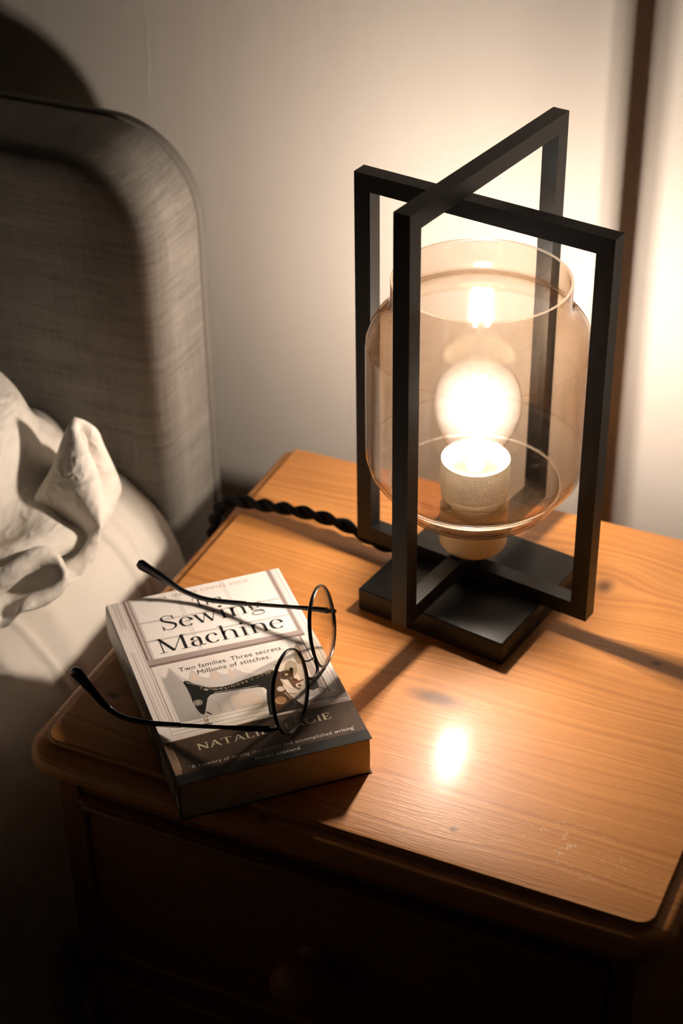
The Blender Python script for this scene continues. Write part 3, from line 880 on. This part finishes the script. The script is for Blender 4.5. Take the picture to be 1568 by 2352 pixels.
PM['tan'] = print_material('print_tan', (.50, .33, .24), (.46, .30, .22), 90)
PM['quote'] = print_material('print_quote', (.80, .74, .68), (.74, .68, .62), 90)
PM['spine'] = None
# spine / cover stock: pale at the head, dark wood brown at the foot
def cover_stock():
    t = NT('cover_stock')
    tc = t.n('ShaderNodeTexCoord'); sp = t.n('ShaderNodeSeparateXYZ'); t.link(tc.outputs['Object'], sp.inputs[0])
    v = t.math('ADD', t.math('MULTIPLY', sp.outputs[0], -sa), t.math('MULTIPLY', sp.outputs[1], ca))  # along the spine, 0 = middle
    n = t.math('MULTIPLY', t.math('SUBTRACT', t.noise(t.coords(), 60, 3), .5), .02)
    f = t.math('ADD', t.math('MULTIPLY', t.math('ADD', v, n), 5.05), .5)
    col = t.ramp(f, [(.0, (.020, .016, .013)), (.34, (.045, .032, .024)), (.42, (.085, .07, .06)), (.62, (.27, .245, .225)), (1.0, (.42, .385, .36))])
    t.pset(Base_Color=col, Roughness=.34)
    return t.m
cover = part('cover', (vs, fs), cover_stock(), book, smooth=35)

# ---- printed picture on the front cover (flat ink, stacked by hundredths of a millimetre)
keys = list(k for k in PM if PM[k]); kid = {k: i for i, k in enumerate(keys)}
PV, PF, PMI = [], [], []
lay = [0]
def ink(uvs, key, lift=None):
    lay[0] += 1
    z = BT + .00003 + lay[0] * .0000006
    o = len(PV)
    for u, v in uvs: PV.append(BK(u, v, z))
    PF.append(tuple(range(o, o + len(uvs)))); PMI.append(kid[key])
def band(u0, v0, u1, v1, w, key):
    dx, dy = u1 - u0, v1 - v0; l = math.hypot(dx, dy); nx, ny = -dy / l * w / 2, dx / l * w / 2
    ink([(u0 + nx, v0 + ny), (u0 - nx, v0 - ny), (u1 - nx, v1 - ny), (u1 + nx, v1 + ny)], key)
def rect(u0, v0, u1, v1, key): ink([(u0, v0), (u1, v0), (u1, v1), (u0, v1)], key)
def disc(u, v, r, key, ry=None, n=24): ink(arc2(u, v, r, ry or r, 0, 360 - 360 / n, n - 1), key)

rect(.4, 0, 129, 198, 'pale')
rect(.4, 0, 3.2, 42, 'deskedge')
# window panes above
rect(16.6, 127, 118.5, 198, 'white')
# left casing: mouldings
for u, w, k, v0, v1 in ((4.2, .5, 'mauve', 165, 197.5), (5.4, .4, 'grey', 168, 197.5), (6.9, .7, 'mauve', 166, 197.5), (4.1, .6, 'mauve', 60, 140), (5.6, .4, 'grey', 62, 139), (8.3, .5, 'mist', 45, 198), (10.6, .5, 'mauve', 44, 198)):
    band(u, v0, u, v1, w, k)
rect(11.6, 119, 16.6, 198, 'mauve'); rect(11.6, 119, 13.2, 198, 'brown'); band(14.1, 121, 14.1, 198, .5, 'pale')
band(12.4, 44, 12.4, 119, .8, 'mauve'); band(14.6, 50, 16.6, 118, .6, 'mist')
# right casing
rect(119, 119, 122.5, 198, 'mauve'); band(120.6, 119, 120.6, 198, .7, 'brown'); band(123.6, 52, 123.6, 198, .6, 'mist'); rect(125.2, 50, 129, 198, 'pale')
band(126.3, 50, 126.3, 198, .5, 'mauve')
# meeting rail
ink([(11.8, 119.2), (122.5, 116.8), (122.5, 123.4), (16.6, 127.1), (11.8, 127.3)], 'mauve')
ink([(11.8, 119.2), (122.5, 116.8), (122.5, 119.2), (11.8, 121.6)], 'brown')
# glazing bars
for u in (50, 84.8):
    band(u - .9, 127, u - .9, 198, .55, 'mist'); band(u + .9, 127, u + .9, 198, .45, 'grey')
for va, vb in ((168.9, 163.2), (147.3, 143.0)):
    band(16.6, va, 118.5, vb, 1.5, 'mist'); band(16.6, va - .9, 118.5, vb - .9, .4, 'grey')
band(17.4, 127, 17.4, 198, .5, 'grey')
# lower window: hazy street with gables
rect(16.2, 57, 112, 117, 'pale')
ink([(16.4, 57), (77, 57), (77, 88), (70, 93), (66, 99), (62, 94), (56, 96), (51, 104), (46.5, 95), (41, 99), (38, 109), (33, 98), (29.5, 102), (24, 115.5), (19.5, 106), (16.4, 108)], 'mist')
ink([(16.4, 57), (31, 57), (31, 92), (27, 103), (24, 113.5), (19.5, 104.5), (16.4, 105)], 'grey')
for u0, v0 in ((36, 95), (49, 92), (60, 91)):
    ink([(u0, v0), (u0 + 4.5, v0), (u0 + 3.0, v0 + 9), (u0 + 1.0, v0 + 9)], 'peach')
ink([(38, 57), (76, 57), (76, 73), (66, 75), (40, 76)], 'mist')
for i in range(9): band(41 + i * 3.9, 57.5, 41 + i * 3.9, 70 - (i % 3) * 2, .7, 'grey' if i % 2 else 'peach')
ink([(55, 60), (74, 58), (74, 70), (55, 72)], 'peach')
for i in range(6): band(57 + i * 3, 59, 57 + i * 3, 70, .5, 'mist')
# lower right window jamb and motor side
ink([(104, 50), (119, 49), (119, 117), (108, 117)], 'mist'); ink([(112, 52), (117, 50.5), (117, 112), (113, 112)], 'mauve'); band(118.6, 50, 118.6, 117, 1.1, 'brown')
# sill
ink([(9, 44.5), (112, 42), (112, 54), (9, 57)], 'white')
for va in (54.8, 50.6, 46.6): band(9.5, va, 110, va - 1.2, .45, 'mauve')
ink([(90, 41.5), (128.5, 41), (128.5, 51), (112, 54), (94, 46)], 'mauve'); band(96, 46.5, 128, 43.5, .7, 'pale'); band(100, 49.5, 122, 47.5, .5, 'soft')
# desk
ink([(.4, 0), (129, 0), (129, 40.3), (100, 41.9), (60, 42.6), (3.4, 41.2), (.4, 39)], 'desk')
ink([(.4, 9.5), (4.8, 9.5), (5.2, 38), (.4, 40)], 'deskedge'); band(5.2, 13, 5.2, 40, .5, 'tan'); band(3.4, 41.3, 60, 42.7, .6, 'tan'); band(60, 42.7, 128, 40.6, .5, 'tan')
rect(.4, 0, 129, 9.3, 'black')
# sewing machine
body = [(29.0, 96.3), (30.2, 97.6), (32.4, 96.8), (35.2, 93.2), (38.6, 90.2), (42, 87.3), (46.5, 85.0), (53, 83.2), (60, 83.4), (67, 84.8), (75, 86.2), (81.5, 87.2), (88, 88.8), (91.6, 88.0), (93.6, 84.5), (93.0, 78), (91.2, 70), (91.6, 63), (93.6, 55), (97.5, 47), (98, 43.6), (73.6, 44.4), (74.6, 50), (76.4, 58), (77.9, 65), (79.6, 69.5), (78.6, 72.6), (75, 74.3), (68, 75.4), (60, 76.4), (52, 77.3), (46, 78.2), (42.4, 77.4), (39.8, 74.6), (38.4, 71), (36.4, 66), (34.2, 60.8), (32.6, 59.6), (31.2, 62.4), (30.2, 68), (29.7, 74), (30.1, 82), (29.8, 90)]
def ink_concave(pts, key):
    lay[0] += 1; z = BT + .00003 + lay[0] * .0000006
    bm = bmesh.new(); f = bm.faces.new([bm.verts.new((u, v, 0)) for u, v in pts]); r = bmesh.ops.triangulate(bm, faces=[f])
    bm.verts.index_update(); o = len(PV)
    for v in bm.verts: PV.append(BK(v.co.x, v.co.y, z))
    for g in bm.faces: PF.append(tuple(o + v.index for v in g.verts)); PMI.append(kid[key])
    bm.free()
ink_concave(body, 'black')
# highlights, gilt scrolls and fittings on the machine
for a, b in (((31, 95.6), (37.6, 90.4)), ((38, 89.6), (46, 84.6)), ((80, 86.4), (89, 87.6)), ((46, 79.2), (60, 77.5)), ((60, 77.4), (76, 75.6))):
    band(*a, *b, .55, 'grey')
rs = random.Random(3)
for i in range(46):
    u = rs.uniform(38, 53); v = 86.5 - (u - 38) * .27 + rs.uniform(-2.6, .8); a = rs.uniform(0, 3.1); l = rs.uniform(.5, 1.4)
    band(u, v, u + l * math.cos(a), v + l * .6 * math.sin(a), .35, 'gold' if i % 3 else 'pale')
for i in range(34):
    u = rs.uniform(72, 88); v = 83 + (u - 72) * .2 + rs.uniform(-1, 1.6); a = rs.uniform(0, 3.1); l = rs.uniform(.5, 1.2)
    band(u, v, u + l * math.cos(a), v + l * .6 * math.sin(a), .32, 'gold')
disc(32.8, 72.8, 3.0, 'grey'); disc(32.8, 72.8, 2.3, 'soft'); disc(32.8, 72.8, 1.7, 'gold'); disc(32.8, 72.8, 1.1, 'soft'); disc(32.8, 72.8, .5, 'pale')
band(32.9, 60.5, 31.6, 49, .8, 'grey'); band(35.5, 62, 38, 58.5, 1.0, 'soft'); band(34.4, 58, 33.6, 50, .5, 'copper'); band(30, 50.5, 36, 49.6, 1.1, 'soft'); disc(33.6, 53.6, 1.1, 'copper')
disc(88.6, 67.2, 2.5, 'mist', 2.7); disc(85.0, 56.0, 3.9, 'copper', 4.1); disc(85.0, 56.0, 3.3, 'peach', 3.5); disc(85.2, 56.0, 2.9, 'copper', 3.1)
# balance wheel, chrome and motor
disc(99.6, 75, 8.2, 'mist', 12.5); disc(98.6, 74, 5.8, 'pale', 10); disc(96.4, 80, 5.2, 'soft', 5.0); disc(96.6, 80.2, 3.2, 'black', 3.1); disc(97.0, 80.3, 1.2, 'pale')
ink([(96, 76), (102, 74), (104, 66), (100, 62), (97, 66)], 'soft'); disc(101.5, 66.5, 2.4, 'pale'); disc(101.8, 66.3, 1.5, 'soft')
for i in range(9): disc(90.5 + (i % 3) * 2.0, 92.5 - (i // 3) * 2.4, .9, ('pale', 'grey', 'mist')[i % 3])
ink([(106, 69), (112.5, 71), (114.2, 66), (113.2, 60), (108.5, 58.6), (105, 61)], 'soft')
band(113, 61, 119, 54, .5, 'soft'); band(90, 62.5, 93.6, 51, .5, 'pale'); band(92.4, 61, 97, 59, .9, 'brown')
pic = part('cover_picture', (PV, PF), [PM[k] for k in keys], book, recalc=False, mid=PMI, label='printed cover picture of a black sewing machine before a window')

def place_text(name, geo, u0, v0, slope, h, key, wide=None, lab=None, zoff=.0006 - .0004):
    V, F, wd = geo; sx = h if wide is None else wide / wd
    ct, st = math.cos(slope), math.sin(slope)
    vv = []
    z = BT + .00003 + (lay[0] + 8) * .0000006
    for x, y in V:
        a, b = x * sx, y * h; vv.append(BK(u0 + ct * a - st * b, v0 + st * a + ct * b, z))
    return part(name, (vv, F), PM[key], book, recalc=False, label=lab)
SL = math.radians(-.7)
place_text('title_lettering', serif_text('The', .12, .036), 59.0, 173.6, SL, 10.5, 'black', 20.5, 'black serif lettering The')
place_text('title_lettering', serif_text('Sewing', .112, .030), 30.3, 155.2, SL, 16.0, 'black', 75.5, 'large black serif lettering Sewing')
place_text('title_lettering', serif_text('Machine', .112, .030), 22.2, 131.4, SL, 16.0, 'black', 91.0, 'large black serif lettering Machine')
place_text('author_lettering', serif_text('NATALIE FERGIE', .15, .06, .06), 20.3, 27.5, 0, 6.0, 'cream', 91.0, 'cream serif lettering with the author name')
place_text('cover_lettering', font_text('OVER 100,000 COPIES SOLD', 1.25), 29.2, 190.9, SL, 4.4, 'tan', 74.0)
place_text('cover_lettering', font_text('Two families. Three secrets.', 1.06), 29.8, 107.9, SL, 6.2, 'soft', 73.5)
place_text('cover_lettering', font_text('Millions of stitches.', 1.06), 40.6, 101.3, SL, 6.2, 'soft', 52.0)
place_text('cover_lettering', font_text("\u2018A tapestry of strong characters and accomplished writing\u2019", 1.08), 10.8, 12.4, 0, 4.4, 'quote', 111.0)
place_text('cover_lettering', font_text('Herald Scotland', 1.08), 52.0, 5.8, 0, 4.4, 'quote', 30.0)
place_text('cover_lettering', font_text('SINGER', 1.5), 53.5, 79.6, math.radians(7), 3.0, 'gold', 17.5)

# spine lettering, reading from head to foot
def spine_text(name, geo, v_start, zc, h, wide, key):
    V, F, wd = geo; sx = wide / wd; vv = []
    for x, y in V:
        zz = zc + y * h / 1000
        t_ = min(1, max(0, zz / BT)); aa = math.acos(max(-1, min(1, 1 - 2 * t_)))
        vv.append(BK(1.0 - 1.9 * math.sin(aa) ** .55 - .05, v_start - x * sx, zz))
    return part(name, (vv, F), PM[key], book, recalc=False)
spine_text('spine_lettering', serif_text('The Sewing Machine', .17, .07), 158, .0115, 9, 88, 'cream')
spine_text('spine_lettering', serif_text('NATALIE', .17, .07), 46, .0165, 6.5, 33, 'cream')
spine_text('spine_lettering', serif_text('FERGIE', .17, .07), 45, .0075, 6.5, 31, 'cream')
lo_ = [(4.5 + 3.2 * math.cos(math.radians(a)), 5.0 * math.sin(math.radians(a))) for a in range(0, 360, 15)]
def spine_logo():
    vv = []
    for a, b in lo_:
        zz = .0125 + b / 1000; t_ = zz / BT; aa = math.acos(1 - 2 * t_); vv.append(BK(1.0 - 1.9 * math.sin(aa) ** .55 - .05, 8.5 - a + 4.5 - 4, zz))
    for a, b in lo_:
        zz = .0125 + b * .5 / 1000 + .0008; t_ = zz / BT; aa = math.acos(1 - 2 * t_); vv.append(BK(1.0 - 1.9 * math.sin(aa) ** .55 - .05, 8.5 - 4 - (a - 4.5) * .45, zz))
    n = len(lo_); return vv, [(i, (i + 1) % n, n + (i + 1) % n, n + i) for i in range(n)]
part('spine_emblem', spine_logo(), PM['quote'], book, recalc=False)

# ------------------------------------------------------------------ eyeglasses, lying upside down on the book
gR = Matrix.Rotation(-1.43234, 3, 'Z') @ Matrix.Rotation(.00282, 3, 'Y') @ Matrix.Rotation(.1895, 3, 'X')
gT = Vector((.15876, .08256, .0577))
def GL(p): return gR @ Vector(p) + gT
gls = thing('eyeglasses', 'thin dark wire-rimmed eyeglasses with black tips lying on the book', 'eyeglasses', (.15876, .08256, BT))
GA, GB, GS, GW = .0262, .0258, .0352, .058
def lens_pt(sign, t, k=1.0, dy=0.0):
    e = 2 / 2.25
    c, s = math.cos(t), math.sin(t)
    x = GA * k * math.copysign(abs(c) ** e, c); z = GB * k * math.copysign(abs(s) ** e, s)
    z += .0018 * k * (s * s) * (1 if s > 0 else 0)
    sag = .0022 * (k * k)
    cw, sw = math.cos(sign * GW), math.sin(sign * GW)
    return (sign * GS + x * cw, -x * sw - sag + .0022 + dy, z)
NL = 72
for sign in (1, -1):
    loop = [GL(lens_pt(sign, 2 * math.pi * i / NL)) for i in range(NL)]
    yax = gR @ Vector((0, 1, 0))
    rim = part('rim', tube(loop, .0014, 8, closed=True, flat=(.0008, tuple(yax))), M['gun'], gls, smooth=60)
    vs, fs = [], []
    rr_ = [.25, .5, .75, .97]
    for side, dy in ((0, .0007), (1, -.0007)):
        o = len(vs); vs.append(GL(lens_pt(sign, 0, 0, dy)))
        for k in rr_:
            for i in range(NL): vs.append(GL(lens_pt(sign, 2 * math.pi * i / NL, k, dy)))
        for i in range(NL):
            j = (i + 1) % NL
            fs.append((o, o + 1 + i, o + 1 + j))
            for q in range(len(rr_) - 1):
                fs.append((o + 1 + q * NL + i, o + 1 + (q + 1) * NL + i, o + 1 + (q + 1) * NL + j, o + 1 + q * NL + j))
    h_ = len(vs) // 2; l0 = 1 + 3 * NL
    for i in range(NL):
        j = (i + 1) % NL; fs.append((l0 + i, l0 + j, h_ + l0 + j, h_ + l0 + i))
    part('lens', (vs, fs), M['lens'], gls, smooth=60)
    # end piece, hinge block
    hxp = sign * .0634
    ep = [GL(p) for p in [(sign * (GS + GA * .985), -.0012, -.0060), (sign * .0622, -.0008, -.0072), (sign * .0636, -.0030, -.0076), (sign * .0637, -.0080, -.0077)]]
    part('end_piece', tube(catmull(ep, 5), .0017, 8, flat=(.0012,)), M['gun'], gls, smooth=60)
    # nose pad with its wire arm
    pc = Vector((sign * .0078, -.0095, -.0030))
    pn = Vector((-sign * .80, -.55, .12)).normalized(); pu = Vector((sign * .10, .15, 1)).normalized(); pu = (pu - pn * pu.dot(pn)).normalized(); pv = pn.cross(pu)
    vs, fs = [], []
    for lv, (k, d_) in enumerate(((.0, .0011), (.6, .0010), (.92, .0006), (1.0, 0), (.92, -.0006), (.6, -.0009), (.0, -.0010))):
        for i in range(20):
            a = 2 * math.pi * i / 20
            vs.append(GL(pc + pu * (.0075 * k * math.cos(a)) + pv * (.0045 * k * math.sin(a)) + pn * d_))
    for lv in range(6):
        for i in range(20):
            j = (i + 1) % 20; fs.append((lv * 20 + i, lv * 20 + j, lv * 20 + 20 + j, lv * 20 + 20 + i))
    npd = part('nose_pad', (vs, fs), M['pad'], gls, smooth=60)
    arm = [(sign * (GS - GA * .90), -.0008, -.0085), (sign * .0108, -.0050, -.0105), (sign * .0098, -.0085, -.0085), (sign * .0088, -.0092, -.0045), tuple(pc - pn * .0012)]
    part('pad_arm', tube([GL(p) for p in catmull(arm, 6)], .0006, 6), M['gun'], npd, smooth=60)
    part('pad_clip', tube([GL(pc - pn * .0016 - pu * .0016), GL(pc - pn * .0016 + pu * .0016)], .0013, 6), M['gun'], npd, smooth=40)
br = [(-.0098, .0012, -.0082), (-.0072, .0026, -.0110), (-.0040, .0036, -.0128), (.0, .0040, -.0133), (.0040, .0036, -.0128), (.0072, .0026, -.0110), (.0098, .0012, -.0082)]
part('bridge', tube([GL(p) for p in catmull(br, 6)], .0012, 8), M['gun'], gls, smooth=60)
near = [(.0634, -.0065, -.0078), (.0633, -.030, -.0079), (.0630, -.055, -.0078), (.0629, -.073, -.0077)]
near_tip = [(.0629, -.069, -.0077), (.0628, -.089, -.0070), (.0627, -.1073, -.0035), (.0626, -.118, .0042), (.0626, -.1248, .0165), (.0625, -.131, .029), (.0625, -.1345, .0365)]
far = [(-.0638, -.0065, -.0076), (-.0651, -.0236, -.0066), (-.0672, -.050, -.0062), (-.0692, -.0737, -.0062)]
far_tip = [(-.0689, -.069, -.0062), (-.0712, -.0983, -.0049), (-.0725, -.1145, .0002), (-.0732, -.1235, .0060), (-.0739, -.1321, .0130), (-.0747, -.1420, .0200), (-.0750, -.1480, .0245)]
for a, b in ((near, near_tip), (far, far_tip)):
    pts = [GL(p) for p in catmull(a, 8)]; n = len(pts)
    ra = [.0028 - .0011 * min(1, i / (n * .45)) for i in range(n)]
    tm = part('temple', tube(pts, ra, 8, flat=([.0013 - .0003 * min(1, i / (n * .45)) for i in range(n)],)), M['gun'], gls, smooth=60)
    pts = [GL(p) for p in catmull(b, 8)]; n = len(pts)
    ra = []
    for i in range(n):
        t_ = i / (n - 1)
        r = .0021 + .0002 * t_ + .0030 * min(1, max(0, (t_ - .40) / .50)) ** 1.2
        if t_ > .93: r *= (1 - .55 * (t_ - .93) / .07)
        ra.append(r)
    part('temple_tip', tube(pts, ra, 10, flat=([.0014 + .0002 * (i / n) for i in range(n)],)), M['acetate'], tm, smooth=60)
